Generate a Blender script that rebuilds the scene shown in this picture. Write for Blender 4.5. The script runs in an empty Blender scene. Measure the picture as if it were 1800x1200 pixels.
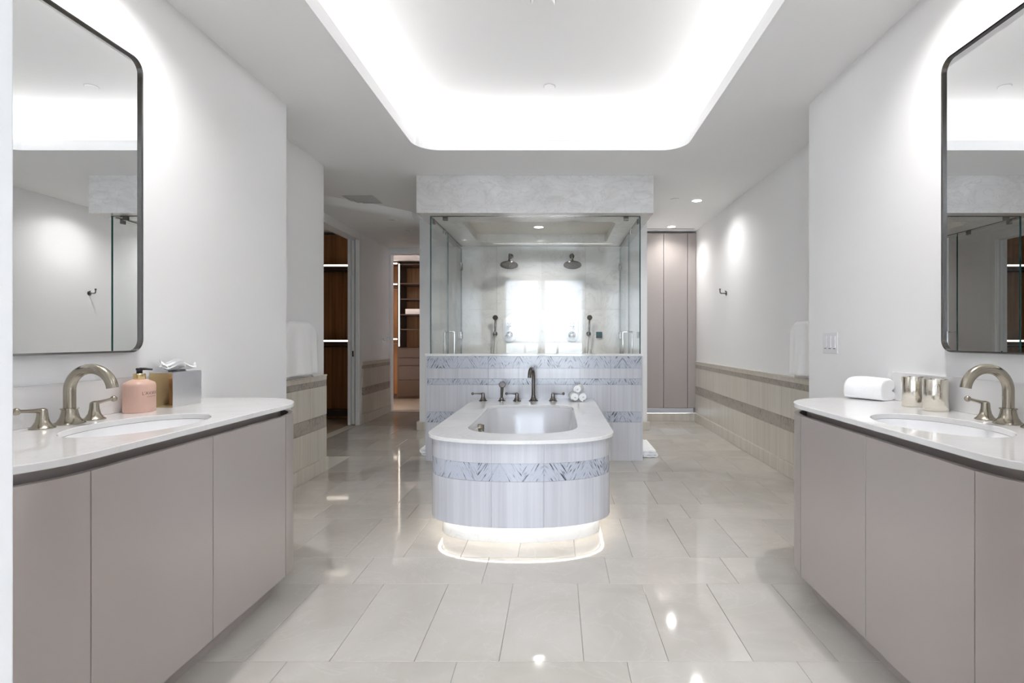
import bpy, bmesh, math, random
from mathutils import Vector, Matrix, noise as mnoise
random.seed(7)
PI = math.pi
S = bpy.context.scene
C = S.collection

# ------------------------------------------------------------------ camera
F_PX, VPX, VPY, CAM_H = 940.0, 980.0, 596.0, 1.17
cam = bpy.data.cameras.new('camera'); camo = bpy.data.objects.new('camera', cam); C.objects.link(camo)
cam.sensor_width = 36.0; cam.lens = F_PX / 1800 * 36.0
cam.shift_x = -(VPX - 900) / 1800; cam.shift_y = -(600 - VPY) / 1800
cam.clip_start = 0.02; cam.clip_end = 200
camo.location = (0, 0, CAM_H); camo.rotation_euler = (PI / 2, 0, 0)
S.camera = camo

# ------------------------------------------------------------------ world, exposure
W = bpy.data.worlds.new('sky'); S.world = W; W.use_nodes = True
bg = W.node_tree.nodes['Background']; bg.inputs[0].default_value = (0.86, 0.92, 1.0, 1); bg.inputs[1].default_value = 7.4
S.view_settings.view_transform = 'Standard'; S.view_settings.look = 'None'
S.view_settings.gamma = 1.0; S.view_settings.use_curve_mapping = False
S.view_settings.exposure = 1.46
try:
    S.cycles.use_denoising = True
    S.cycles.max_bounces = 14; S.cycles.diffuse_bounces = 7; S.cycles.glossy_bounces = 6
    S.cycles.transparent_max_bounces = 24; S.cycles.transmission_bounces = 8
    S.cycles.caustics_reflective = False; S.cycles.caustics_refractive = False
    S.cycles.sample_clamp_indirect = 6.0
except Exception:
    pass

CEIL = 2.72          # main ceiling
TRAY = (-1.155, 1.04, 1.20, 4.39)   # opening of the ceiling tray
TRAY_TOP = 3.05
COVE_W = 1.6

def area(name, loc, sx, sy, rot, power, col=(1, 1, 1), portal=False):
    l = bpy.data.lights.new(name, 'AREA'); l.shape = 'RECTANGLE'; l.size = sx; l.size_y = sy
    l.energy = power; l.color = col
    if portal: l.cycles.is_portal = True
    o = bpy.data.objects.new(name, l); C.objects.link(o); o.location = loc; o.rotation_euler = rot
    return o
WARM = (1.0, 0.985, 0.968)
# LED runs lying in the cove, shining up
tx0, tx1, ty0, ty1 = TRAY
TILT = math.radians(72)      # strips lean inwards so that the tray is washed evenly
area('cove_led', ((tx0+tx1)/2, ty1+.12, 2.825), 2.3, .03, (PI+TILT, 0, 0), COVE_W, WARM)
area('cove_led_near_offscreen', ((tx0+tx1)/2, ty0-.12, 2.825), 2.3, .03, (PI-TILT, 0, 0), COVE_W, WARM)
area('cove_led', (tx0-.12, (ty0+ty1)/2, 2.825), .03, 3.1, (0, PI+TILT, 0), COVE_W*1.4, WARM)
area('cove_led', (tx1+.12, (ty0+ty1)/2, 2.825), .03, 3.1, (0, PI-TILT, 0), COVE_W*1.4, WARM)
# daylight portal in the window behind the camera
WIN = (-1.295, 0.647, 0.12, 2.64); WIN_Y = -2.6
area('window_portal_offscreen', ((WIN[0]+WIN[1])/2, WIN_Y+.02, (WIN[2]+WIN[3])/2), WIN[1]-WIN[0], WIN[3]-WIN[2], (PI/2, 0, 0), 1, portal=True)

# ------------------------------------------------------------------ material helpers
def new_mat(name):
    m = bpy.data.materials.new(name); m.use_nodes = True
    nt = m.node_tree; b = nt.nodes['Principled BSDF']
    return m, nt, b
def N(nt, typ, **kw):
    n = nt.nodes.new(typ)
    for k, v in kw.items():
        if k.startswith('i_'):
            key = k[2:]; key = int(key) if key.isdigit() else key.replace('_', ' ')
            n.inputs[key].default_value = v
        else: setattr(n, k, v)
    return n
def ramp(nt, stops, interp='LINEAR'):
    r = nt.nodes.new('ShaderNodeValToRGB'); cr = r.color_ramp; cr.interpolation = interp
    while len(cr.elements) < len(stops): cr.elements.new(0.5)
    for e, (p, c) in zip(cr.elements, stops):
        e.position = p; e.color = (*c, 1) if len(c) == 3 else c
    return r
def math_n(nt, op, a, b=None):
    n = nt.nodes.new('ShaderNodeMath'); n.operation = op
    for i, v in enumerate((a, b)):
        if v is None: continue
        if isinstance(v, (int, float)): n.inputs[i].default_value = v
        else: nt.links.new(v, n.inputs[i])
    return n.outputs[0]
def vmath(nt, op, a, b):
    n = nt.nodes.new('ShaderNodeVectorMath'); n.operation = op
    for i, v in enumerate((a, b)):
        if isinstance(v, tuple): n.inputs[i].default_value = v
        elif isinstance(v, (int, float)): n.inputs[i].default_value = (v, v, v)
        else: nt.links.new(v, n.inputs[i])
    return n.outputs[0]
def plain(name, col, rough=.5, metal=0.0, bump=0, bscale=200, spec=None, coat=0):
    m, nt, b = new_mat(name)
    b.inputs['Base Color'].default_value = (*col, 1); b.inputs['Roughness'].default_value = rough
    b.inputs['Metallic'].default_value = metal
    if spec is not None: b.inputs['Specular IOR Level'].default_value = spec
    if coat: b.inputs['Coat Weight'].default_value = coat; b.inputs['Coat Roughness'].default_value = .05
    if bump:
        t = N(nt, 'ShaderNodeTexCoord'); n = N(nt, 'ShaderNodeTexNoise', i_Scale=bscale, i_Detail=3.0)
        nt.links.new(t.outputs['Object'], n.inputs['Vector'])
        bp = N(nt, 'ShaderNodeBump', i_Strength=bump, i_Distance=.004)
        nt.links.new(n.outputs['Fac'], bp.inputs['Height']); nt.links.new(bp.outputs['Normal'], b.inputs['Normal'])
    return m
def emit(name, col, strength):
    m, nt, b = new_mat(name)
    b.inputs['Base Color'].default_value = (.8, .8, .8, 1)
    b.inputs['Emission Color'].default_value = (*col, 1); b.inputs['Emission Strength'].default_value = strength
    return m
def rand_pos(nt, k=(13.7, 29.3, 41.1)):
    g = N(nt, 'ShaderNodeNewGeometry'); oi = N(nt, 'ShaderNodeObjectInfo')
    sc = N(nt, 'ShaderNodeVectorMath', operation='SCALE'); sc.inputs[0].default_value = k
    nt.links.new(oi.outputs['Random'], sc.inputs['Scale'])
    return vmath(nt, 'ADD', g.outputs['Position'], sc.outputs[0]), oi.outputs['Random']
def marble(name, c0, c1, vein, scale=1.6, rough=.1, veinw=.02, tone=.05, per_tile=True, stretch=(1, 1, 1), veinamt=.6):
    m, nt, b = new_mat(name)
    if per_tile: p, rnd = rand_pos(nt)
    else:
        g = N(nt, 'ShaderNodeNewGeometry'); p = g.outputs['Position']; rnd = None
    p = vmath(nt, 'MULTIPLY', p, stretch)
    n1 = N(nt, 'ShaderNodeTexNoise', i_Scale=scale, i_Detail=9.0, i_Roughness=.62, i_Distortion=1.2)
    nt.links.new(p, n1.inputs['Vector'])
    r1 = ramp(nt, [(.3, c0), (.7, c1)]); nt.links.new(n1.outputs['Fac'], r1.inputs[0])
    n2 = N(nt, 'ShaderNodeTexNoise', i_Scale=scale*1.3, i_Detail=7.0, i_Roughness=.55, i_Distortion=2.2)
    nt.links.new(vmath(nt, 'ADD', p, (5.1, 3.3, 8.8)), n2.inputs['Vector'])
    d = math_n(nt, 'ABSOLUTE', math_n(nt, 'SUBTRACT', n2.outputs['Fac'], .5))
    rv = ramp(nt, [(0, (1, 1, 1)), (veinw, (0, 0, 0))]); nt.links.new(d, rv.inputs[0])
    mx = N(nt, 'ShaderNodeMix', data_type='RGBA'); mx.inputs['B'].default_value = (*vein, 1)
    nt.links.new(r1.outputs[0], mx.inputs['A'])
    nt.links.new(math_n(nt, 'MULTIPLY', rv.outputs[0], veinamt), mx.inputs['Factor'])
    out = mx.outputs['Result']
    if rnd is not None and tone:
        hs = N(nt, 'ShaderNodeHueSaturation')
        v = math_n(nt, 'ADD', math_n(nt, 'MULTIPLY', rnd, tone*2), 1-tone)
        nt.links.new(v, hs.inputs['Value']); nt.links.new(out, hs.inputs['Color']); out = hs.outputs[0]
    nt.links.new(out, b.inputs['Base Color']); b.inputs['Roughness'].default_value = rough
    return m
def strip_stone(name, c0, c1, rough=.18, tone=.03):
    """stone cut so that its grain runs vertically"""
    m, nt, b = new_mat(name)
    p, rnd = rand_pos(nt)
    n1 = N(nt, 'ShaderNodeTexNoise', i_Scale=1.0, i_Detail=5.0, i_Roughness=.6)
    nt.links.new(vmath(nt, 'MULTIPLY', p, (24, 24, .55)), n1.inputs['Vector'])
    n2 = N(nt, 'ShaderNodeTexNoise', i_Scale=1.0, i_Detail=3.0)
    nt.links.new(vmath(nt, 'MULTIPLY', p, (95, 95, 1.4)), n2.inputs['Vector'])
    f = math_n(nt, 'ADD', math_n(nt, 'MULTIPLY', n1.outputs['Fac'], .7), math_n(nt, 'MULTIPLY', n2.outputs['Fac'], .3))
    r = ramp(nt, [(.34, c0), (.56, c1), (.75, tuple(min(1, x*1.05) for x in c1))]); nt.links.new(f, r.inputs[0])
    hs = N(nt, 'ShaderNodeHueSaturation')
    v = math_n(nt, 'ADD', math_n(nt, 'MULTIPLY', rnd, tone*2), 1-tone)
    nt.links.new(v, hs.inputs['Value']); nt.links.new(r.outputs[0], hs.inputs['Color'])
    nt.links.new(hs.outputs[0], b.inputs['Base Color']); b.inputs['Roughness'].default_value = rough
    return m
def band_stone(name, light, mid, dark, rough=.2, dens=1.0):
    """book-matched marble with short slanted dark veins; uses the UVs (metres)"""
    m, nt, b = new_mat(name)
    t = N(nt, 'ShaderNodeTexCoord'); s = N(nt, 'ShaderNodeSeparateXYZ'); nt.links.new(t.outputs['UV'], s.inputs[0])
    u = math_n(nt, 'PINGPONG', s.outputs[0], .125); v = s.outputs[1]
    a = math_n(nt, 'SUBTRACT', math_n(nt, 'MULTIPLY', u, .86), math_n(nt, 'MULTIPLY', v, .5))
    c = math_n(nt, 'ADD', math_n(nt, 'MULTIPLY', u, .5), math_n(nt, 'MULTIPLY', v, .86))
    big = math_n(nt, 'MULTIPLY', s.outputs[0], 3.1)
    cb = N(nt, 'ShaderNodeCombineXYZ')
    nt.links.new(math_n(nt, 'MULTIPLY', a, 120), cb.inputs[0]); nt.links.new(math_n(nt, 'MULTIPLY', c, 13), cb.inputs[1])
    nt.links.new(math_n(nt, 'FLOOR', math_n(nt, 'MULTIPLY', s.outputs[0], 4.0)), cb.inputs[2])
    n = N(nt, 'ShaderNodeTexNoise', i_Scale=1.0, i_Detail=3.0, i_Roughness=.55, i_Distortion=.35); nt.links.new(cb.outputs[0], n.inputs['Vector'])
    cb2 = N(nt, 'ShaderNodeCombineXYZ'); nt.links.new(big, cb2.inputs[0]); nt.links.new(math_n(nt, 'MULTIPLY', v, 6), cb2.inputs[1])
    n2 = N(nt, 'ShaderNodeTexNoise', i_Scale=1.5, i_Detail=4.0); nt.links.new(cb2.outputs[0], n2.inputs['Vector'])
    f = math_n(nt, 'ADD', n.outputs['Fac'], math_n(nt, 'MULTIPLY', math_n(nt, 'SUBTRACT', n2.outputs['Fac'], .5), .30*dens))
    r = ramp(nt, [(.31, dark), (.395, mid), (.46, light), (.7, tuple(min(1, x*1.08) for x in light))])
    nt.links.new(f, r.inputs[0]); nt.links.new(r.outputs[0], b.inputs['Base Color']); b.inputs['Roughness'].default_value = rough
    return m
def wood(name, c0, c1, rough=.35, axis=2):
    m, nt, b = new_mat(name)
    p, rnd = rand_pos(nt)
    st = [28, 28, 28]; st[axis] = .9
    n = N(nt, 'ShaderNodeTexNoise', i_Scale=1.0, i_Detail=6.0, i_Roughness=.6, i_Distortion=.4)
    nt.links.new(vmath(nt, 'MULTIPLY', p, tuple(st)), n.inputs['Vector'])
    r = ramp(nt, [(.3, c0), (.7, c1)]); nt.links.new(n.outputs['Fac'], r.inputs[0])
    nt.links.new(r.outputs[0], b.inputs['Base Color']); b.inputs['Roughness'].default_value = rough
    return m
def glass_mat(name, tint, ior=1.5):
    m, nt, b = new_mat(name); nt.nodes.remove(b)
    o = nt.nodes['Material Output']
    tr = N(nt, 'ShaderNodeBsdfTransparent'); tr.inputs[0].default_value = (*tint, 1)
    gl = N(nt, 'ShaderNodeBsdfGlossy'); gl.inputs['Roughness'].default_value = 0.0
    g = N(nt, 'ShaderNodeNewGeometry'); dt = N(nt, 'ShaderNodeVectorMath', operation='DOT_PRODUCT')
    nt.links.new(g.outputs['Normal'], dt.inputs[0]); nt.links.new(g.outputs['Incoming'], dt.inputs[1])
    f0 = ((ior-1)/(ior+1))**2
    sch = math_n(nt, 'POWER', math_n(nt, 'SUBTRACT', 1.0, math_n(nt, 'ABSOLUTE', dt.outputs['Value'])), 5.0)
    fac = math_n(nt, 'ADD', math_n(nt, 'MULTIPLY', sch, 1-f0), f0)
    mx = N(nt, 'ShaderNodeMixShader')
    nt.links.new(fac, mx.inputs[0]); nt.links.new(tr.outputs[0], mx.inputs[1]); nt.links.new(gl.outputs[0], mx.inputs[2])
    nt.links.new(mx.outputs[0], o.inputs[0])
    return m
def sheer(name, col, k):
    m, nt, b = new_mat(name); nt.nodes.remove(b)
    o = nt.nodes['Material Output']
    tr = N(nt, 'ShaderNodeBsdfTransparent'); tr.inputs[0].default_value = (*col, 1)
    tl = N(nt, 'ShaderNodeBsdfTranslucent'); tl.inputs[0].default_value = (*col, 1)
    mx = N(nt, 'ShaderNodeMixShader'); mx.inputs[0].default_value = k
    nt.links.new(tr.outputs[0], mx.inputs[1]); nt.links.new(tl.outputs[0], mx.inputs[2]); nt.links.new(mx.outputs[0], o.inputs[0])
    return m

M = {}
M['paint'] = plain('wall_paint', (.845, .845, .85), .6, bump=.02, bscale=400)
M['ceil'] = plain('ceiling_paint', (.875, .875, .875), .7)
M['trimw'] = plain('trim_enamel', (.80, .80, .80), .35)
M['grout'] = plain('grout', (.55, .52, .475), .8)
M['floor'] = marble('floor_marble', (.475, .442, .395), (.575, .545, .502), (.65, .62, .575), 1.3, .06, .014, .045, True, (1, 1, 1), .22)
M['white_stone'] = marble('white_quartz', (.73, .72, .715), (.79, .782, .775), (.66, .64, .62), 1.1, .06, .012, 0, False, (1, 1, 1), .35)
M['deck_stone'] = marble('deck_marble', (.72, .71, .69), (.82, .81, .80), (.60, .59, .58), 1.6, .07, .012, 0, False, (1, 1, 1), .4)
M['header'] = marble('header_marble', (.56, .545, .525), (.70, .69, .68), (.46, .44, .42), 2.6, .25, .03, .02, True, (1, 1, 1.9), .42)
M['shower_slab'] = marble('shower_slab_marble', (.60, .58, .55), (.70, .685, .66), (.52, .50, .47), 1.6, .12, .02, .04, True)
M['knee_light'] = strip_stone('pale_vertical_grain_marble', (.50, .50, .53), (.585, .585, .615), .18, .012)
M['knee_band'] = band_stone('veined_band_marble', (.47, .49, .55), (.30, .315, .37), (.04, .045, .065))
M['wain_light'] = strip_stone('cream_vertical_grain_stone', (.55, .505, .44), (.63, .59, .525), .3, .02)
M['wain_band'] = band_stone('taupe_band_stone', (.37, .33, .285), (.25, .225, .195), (.10, .09, .08), .3, 1.4)
M['taupe'] = plain('taupe_lacquer', (.42, .376, .355), .32, .2)
M['nickel'] = plain('brushed_nickel', (.38, .345, .285), .24, 1.0)
M['gunmetal'] = plain('polished_gunmetal', (.20, .185, .175), .16, 1.0)
M['chrome'] = plain('chrome', (.78, .78, .78), .07, 1.0)
M['mirror'] = plain('mirror_silver', (.88, .885, .885), .0, 1.0)
M['mframe'] = plain('mirror_frame_steel', (.13, .125, .12), .12, 1.0)
M['ceramic'] = plain('white_ceramic', (.84, .84, .85), .06)
M['acrylic'] = plain('tub_acrylic', (.66, .66, .675), .15)
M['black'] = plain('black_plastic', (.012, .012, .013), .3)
M['pink'] = plain('blush_bottle', (.68, .45, .365), .4)
M['gold'] = plain('pale_gold_collar', (.75, .60, .33), .25, 1.0)
M['ink'] = plain('label_ink', (.16, .08, .06), .6)
M['antique'] = plain('antique_mirror', (.60, .47, .26), .10, 1.0, bump=.03, bscale=18)
M['antique_silver'] = plain('antique_mirror_silver', (.80, .79, .79), .28, 1.0, bump=.08, bscale=14)
M['hammered'] = plain('hammered_silver', (.78, .74, .66), .12, 1.0, bump=.10, bscale=120)
M['towel'] = plain('white_terry', (.93, .93, .935), .95, bump=.35, bscale=260)
M['tissue'] = plain('tissue_paper', (.86, .87, .88), .9)
M['switch'] = plain('switch_plate_white', (.76, .76, .78), .4)
M['vent'] = plain('vent_enamel', (.55, .55, .54), .5)
M['glass'] = glass_mat('shower_glass', (.985, .995, .992), 1.3)
M['glass_edge'] = plain('glass_edge', (.01, .085, .09), .08)
M['pane'] = glass_mat('window_glass', (.97, .98, .98), 1.3)
M['blind'] = sheer('sheer_blind', (.93, .95, .99), .45)
M['wood'] = wood('walnut_veneer', (.20, .088, .029), (.40, .19, .068))
M['drawer'] = plain('brown_drawer_lacquer', (.062, .043, .036), .4)
M['plank'] = wood('closet_floor_oak', (.28, .215, .15), (.40, .32, .235), .4, 0)
M['grey_metal'] = plain('plinth_aluminium', (.52, .52, .55), .3, .7)
M['led'] = emit('led_strip', (1, .87, .72), 1.7)
M['tub_led'] = emit('tub_led', (1, .95, .86), 3.6)
M['lamp'] = emit('downlight_lens', (1, .95, .88), 9.0)
M['lamp_off'] = plain('downlight_lens_off', (.55, .55, .54), .3)
M['concrete'] = plain('balcony_concrete', (.62, .63, .65), .8)

# ------------------------------------------------------------------ mesh helpers
class MB:
    def __init__(s): s.v = []; s.f = []; s.mi = []; s.uv = None
    def add(s, v, f, mi=0):
        o = len(s.v); s.v += [tuple(p) for p in v]; s.f += [tuple(i+o for i in q) for q in f]; s.mi += [mi]*len(f); return s
    def box(s, x0, x1, y0, y1, z0, z1, mi=0):
        x0, x1 = min(x0, x1), max(x0, x1); y0, y1 = min(y0, y1), max(y0, y1); z0, z1 = min(z0, z1), max(z0, z1)
        v = [(x, y, z) for z in (z0, z1) for y in (y0, y1) for x in (x0, x1)]
        return s.add(v, [(0, 2, 3, 1), (4, 5, 7, 6), (0, 1, 5, 4), (2, 6, 7, 3), (0, 4, 6, 2), (1, 3, 7, 5)], mi)
    def loft(s, loops, cap0=True, cap1=True, closed=True, mi=0):
        n = len(loops[0]); v = [p for l in loops for p in l]; f = []
        for k in range(len(loops)-1):
            for i in range(n if closed else n-1):
                j = (i+1) % n
                f.append((k*n+i, k*n+j, (k+1)*n+j, (k+1)*n+i))
        if cap0: f.append(tuple(reversed(range(n))))
        if cap1: f.append(tuple(range((len(loops)-1)*n, len(loops)*n)))
        return s.add(v, f, mi)
    def prism(s, loop, z0, z1, mi=0):
        return s.loft([[(x, y, z0) for x, y in loop], [(x, y, z1) for x, y in loop]], mi=mi)
    def tube(s, path, r, n=14, caps=True, mi=0):
        P = [Vector(p) for p in path]; rs = r if isinstance(r, (list, tuple)) else [r]*len(P)
        T = []
        for i in range(len(P)):
            a = P[min(i+1, len(P)-1)] - P[max(i-1, 0)]; T.append(a.normalized())
        u = T[0].orthogonal().normalized(); loops = []
        for i in range(len(P)):
            u = (u - T[i]*u.dot(T[i])).normalized(); w = T[i].cross(u)
            loops.append([P[i] + (u*math.cos(2*PI*k/n) + w*math.sin(2*PI*k/n))*rs[i] for k in range(n)])
        return s.loft(loops, caps, caps, mi=mi)
    def lathe(s, prof, c, axis=(0, 0, 1), n=32, caps=True, mi=0):
        """prof: list of (radius, height) along axis from c"""
        A = Vector(axis).normalized(); u = A.orthogonal().normalized(); w = A.cross(u); c = Vector(c)
        loops = [[c + A*h + (u*math.cos(2*PI*k/n) + w*math.sin(2*PI*k/n))*max(r, 1e-4) for k in range(n)] for r, h in prof]
        return s.loft(loops, caps, caps, mi=mi)
    def sphere(s, c, r, n=14):
        return s.lathe([(r*math.sin(PI*k/8), -r*math.cos(PI*k/8)) for k in range(9)], c, n=n)
    def plate(s, outer, inner, z0, z1):
        """flat plate with a hole"""
        bm = bmesh.new(); E = []
        for lp in (outer, inner):
            vs = [bm.verts.new((x, y, z1)) for x, y in lp]
            E += [bm.edges.new((vs[i], vs[(i+1) % len(vs)])) for i in range(len(vs))]
        bmesh.ops.triangle_fill(bm, use_beauty=True, use_dissolve=False, edges=E)
        bm.verts.index_update()
        top = [tuple(v.co) for v in bm.verts]; F = [tuple(v.index for v in f.verts) for f in bm.faces]
        bm.free()
        n = len(top); k = len(outer); m = len(inner)
        bot = [(x, y, z0) for x, y, z in top]
        f = F + [tuple(i+n for i in reversed(q)) for q in F]
        f += [(i, (i+1) % k, (i+1) % k+n, i+n) for i in range(k)]
        f += [(k+i, k+(i+1) % m, k+(i+1) % m+n, k+i+n) for i in range(m)]
        return s.add(top+bot, f)

OFF = {}
def obj(name, mb, mat, parent=None, smooth=False, bevel=0, seg=2, origin=None, mods=()):
    xs, ys, zs = zip(*mb.v)
    o0 = Vector(origin) if origin else Vector(((min(xs)+max(xs))/2, (min(ys)+max(ys))/2, min(zs)))
    me = bpy.data.meshes.new(name)
    me.from_pydata([(Vector(p)-o0) for p in mb.v], [], mb.f)
    mats = mat if isinstance(mat, (list, tuple)) else [mat]
    for q in mats: me.materials.append(M[q] if isinstance(q, str) else q)
    if len(mats) > 1: me.polygons.foreach_set('material_index', mb.mi)
    if mb.uv:
        uvl = me.uv_layers.new(name='UVMap')
        for li, l in enumerate(me.loops): uvl.data[li].uv = mb.uv[l.vertex_index]
    bm = bmesh.new(); bm.from_mesh(me); bmesh.ops.recalc_face_normals(bm, faces=bm.faces); bm.to_mesh(me); bm.free()
    if smooth:
        me.polygons.foreach_set('use_smooth', [True]*len(me.polygons)); me.set_sharp_from_angle(angle=.7)
    me.update()
    o = bpy.data.objects.new(name, me); C.objects.link(o)
    po = OFF[parent] if parent is not None else Vector((0, 0, 0))
    if parent is not None: o.parent = parent
    o.location = o0 - po; OFF[o] = o0
    if bevel:
        b = o.modifiers.new('bevel', 'BEVEL'); b.width = bevel; b.segments = seg; b.limit_method = 'ANGLE'; b.angle_limit = .7
        if not smooth:
            me.polygons.foreach_set('use_smooth', [True]*len(me.polygons)); me.set_sharp_from_angle(angle=.5)
            b.harden_normals = True
    return o
def tag(o, label, cat, group=None):
    o['label'] = label; o['category'] = cat
    if group: o['group'] = group
    return o
def thing(name, label, cat, loc=(0, 0, 0), group=None):
    o = bpy.data.objects.new(name, None); C.objects.link(o); o.location = loc; o.empty_display_size = .1
    OFF[o] = Vector(loc); return tag(o, label, cat, group)
def struct(name, mb, mat, parent=None, label=None, **kw):
    o = obj(name, mb, mat, parent, **kw)
    if parent is None: o['kind'] = 'structure'
    if label: o['label'] = label
    return o
def box(*a): return MB().box(*a)
def superellipse(cx, cy, a, b, n, a0, a1, k):
    out = []
    for i in range(k+1):
        t = a0 + (a1-a0)*i/k; c, s_ = math.cos(t), math.sin(t)
        out.append((cx + a*math.copysign(abs(c)**(2/n), c), cy + b*math.copysign(abs(s_)**(2/n), s_)))
    return out
def rrect(x0, x1, y0, y1, r, k=10):
    out = []
    for cx, cy, a in ((x1-r, y1-r, 0), (x0+r, y1-r, PI/2), (x0+r, y0+r, PI), (x1-r, y0+r, 1.5*PI)):
        out += [(cx + r*math.cos(a+PI/2*i/k), cy + r*math.sin(a+PI/2*i/k)) for i in range(k+1)]
    return out
def copy_tree(o, parent=None):
    c = o.copy(); C.objects.link(c)
    if parent is not None: c.parent = parent
    for ch in list(o.children): copy_tree(ch, c)
    return c

# ================================================================== THE SHELL
XL, XR = -1.79, 1.66             # vanity walls
RL, RR = -2.09, 1.99             # recessed walls
YB = 0.94                        # front of the wall the camera stands in
YV = 3.53                        # far end of the vanity walls
HX = -2.72                       # hall wall
YE = 8.65                        # hall end wall
SX0, SX1 = -1.27, 0.82           # knee wall
SY = 5.14                        # knee wall front
BX0, BX1, BY = -1.78, 1.156, 6.90 # block behind the shower

# floor with individual marble tiles
floor = struct('floor', box(HX-.14, RR+.2, YB-.14, YE+.15, -.08, -.005), 'grout', label='polished beige marble tile floor')
tile_mesh = {}
def tile(x0, x1, y0, y1):
    g = .0008; w, d = round(x1-x0-2*g, 4), round(y1-y0-2*g, 4)
    if w < .02 or d < .02: return
    if (w, d) not in tile_mesh:
        t = MB().box(-w/2, w/2, -d/2, d/2, -.009, 0)
        o = obj('tile', t, 'floor', floor, origin=(0, 0, 0))
        bm = bmesh.new(); bm.from_mesh(o.data)
        bmesh.ops.bevel(bm, geom=[e for e in bm.edges if all(v.co.z > -.001 for v in e.verts)], offset=.0012, segments=1, affect='EDGES')
        bm.to_mesh(o.data); bm.free()
        tile_mesh[(w, d)] = o.data
    else:
        o = bpy.data.objects.new('tile', tile_mesh[(w, d)]); C.objects.link(o); o.parent = floor
    o.location = Vector(((x0+x1)/2, (y0+y1)/2, 0)) - OFF[floor]
T = .3085
y = 1.943 - .3085*3; k = 0
rows = []
while y < YE:
    d = T if k % 2 else T*2      # long-in-depth rows alternate with long-in-width rows
    rows.append((y, y+d, 'B' if k % 2 else 'A')); y += d; k += 1
def clipped(x0, x1, y0, y1):
    y0 = max(y0, YB); y1 = min(y1, YE)
    xa, xb = (RL, RR)
    if y0 >= 4.78: xa = HX
    elif y1 <= YV: xa, xb = XL, XR
    x0 = max(x0, xa); x1 = min(x1, xb)
    if x1-x0 < .03 or y1-y0 < .03: return
    if y0 > BY and x0 > BX0-.02 and x1 < BX1+.02: return        # under the block behind the shower
    if y0 > 7.7 and x0 > 1.1: return
    tile(x0, x1, y0, y1)
for y0, y1, kind in [(1.0175-T, 1.0175, 'B')] + rows:
    w = T if kind == 'A' else T*2
    off = -.213 if kind == 'A' else -.365
    i0 = int(math.floor((-3 - off)/w))
    for i in range(i0, i0+40):
        x0 = off + i*w
        if x0 > RR: break
        clipped(x0, x0+w, y0, y1)

# ceiling with the tray
ceil = struct('ceiling', MB().plate([(HX-.14, YB-.14), (RR+.2, YB-.14), (RR+.2, YE+.15), (HX-.14, YE+.15)],
              rrect(*TRAY, .20), CEIL, CEIL+.084), 'ceil', label='white ceiling around the lit tray', smooth=False)
cv = .19
tr = MB()
ol = rrect(tx0-cv, tx1+cv, ty0-cv, ty1+cv, .25); n_ol = len(ol)
prof = [(0, CEIL+.084), (0, TRAY_TOP-.10), (.012, TRAY_TOP-.05), (.045, TRAY_TOP-.015), (.10, TRAY_TOP)]
loops = []
for ins, z in prof:
    loops.append([(x + (-ins if x > (tx0+tx1)/2 else ins), y_ + (-ins if y_ > (ty0+ty1)/2 else ins), z) for x, y_ in ol])
tr.loft(loops, False, True)
struct('ceiling_tray', tr, 'ceil', label='raised white tray ceiling washed by hidden cove light', smooth=True)
struct('ceiling_tray_cover', box(tx0-.4, tx1+.4, ty0-.4, ty1+.4, TRAY_TOP+.01, TRAY_TOP+.06), 'ceil', label='slab above the tray')
for a in ((tx0-.26, tx0-.20, ty0-.26, ty1+.26), (tx1+.20, tx1+.26, ty0-.26, ty1+.26), (tx0-.26, tx1+.26, ty0-.26, ty0-.20), (tx0-.26, tx1+.26, ty1+.20, ty1+.26)):
    struct('ceiling_tray_side', box(*a, CEIL+.084, TRAY_TOP+.01), 'ceil', label='side of the raised tray')
# dropped ceiling over the hall, with a soft diagonal edge
hall_edge = [(-2.72, 5.86), (-2.5, 5.90), (-2.3, 6.06), (-2.1, 6.25), (-1.92, 6.43), (-1.78, 6.60)]
d0 = MB(); top = [(x, y_-.10) for x, y_ in hall_edge]
q0 = [(x, y_, CEIL) for x, y_ in top] + [(-1.78, YE, CEIL), (-2.72, YE, CEIL)]
q1 = [(x, y_-.04, CEIL-.05) for x, y_ in hall_edge] + [(-1.78, YE, CEIL-.05), (-2.72, YE, CEIL-.05)]
q2 = [(x, y_+.08, CEIL-.075) for x, y_ in hall_edge] + [(-1.78, YE, CEIL-.075), (-2.72, YE, CEIL-.075)]
d0.loft([q0, q1, q2])
struct('ceiling_hall', d0, 'ceil', label='slightly lower ceiling over the dim hall', smooth=True)

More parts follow.
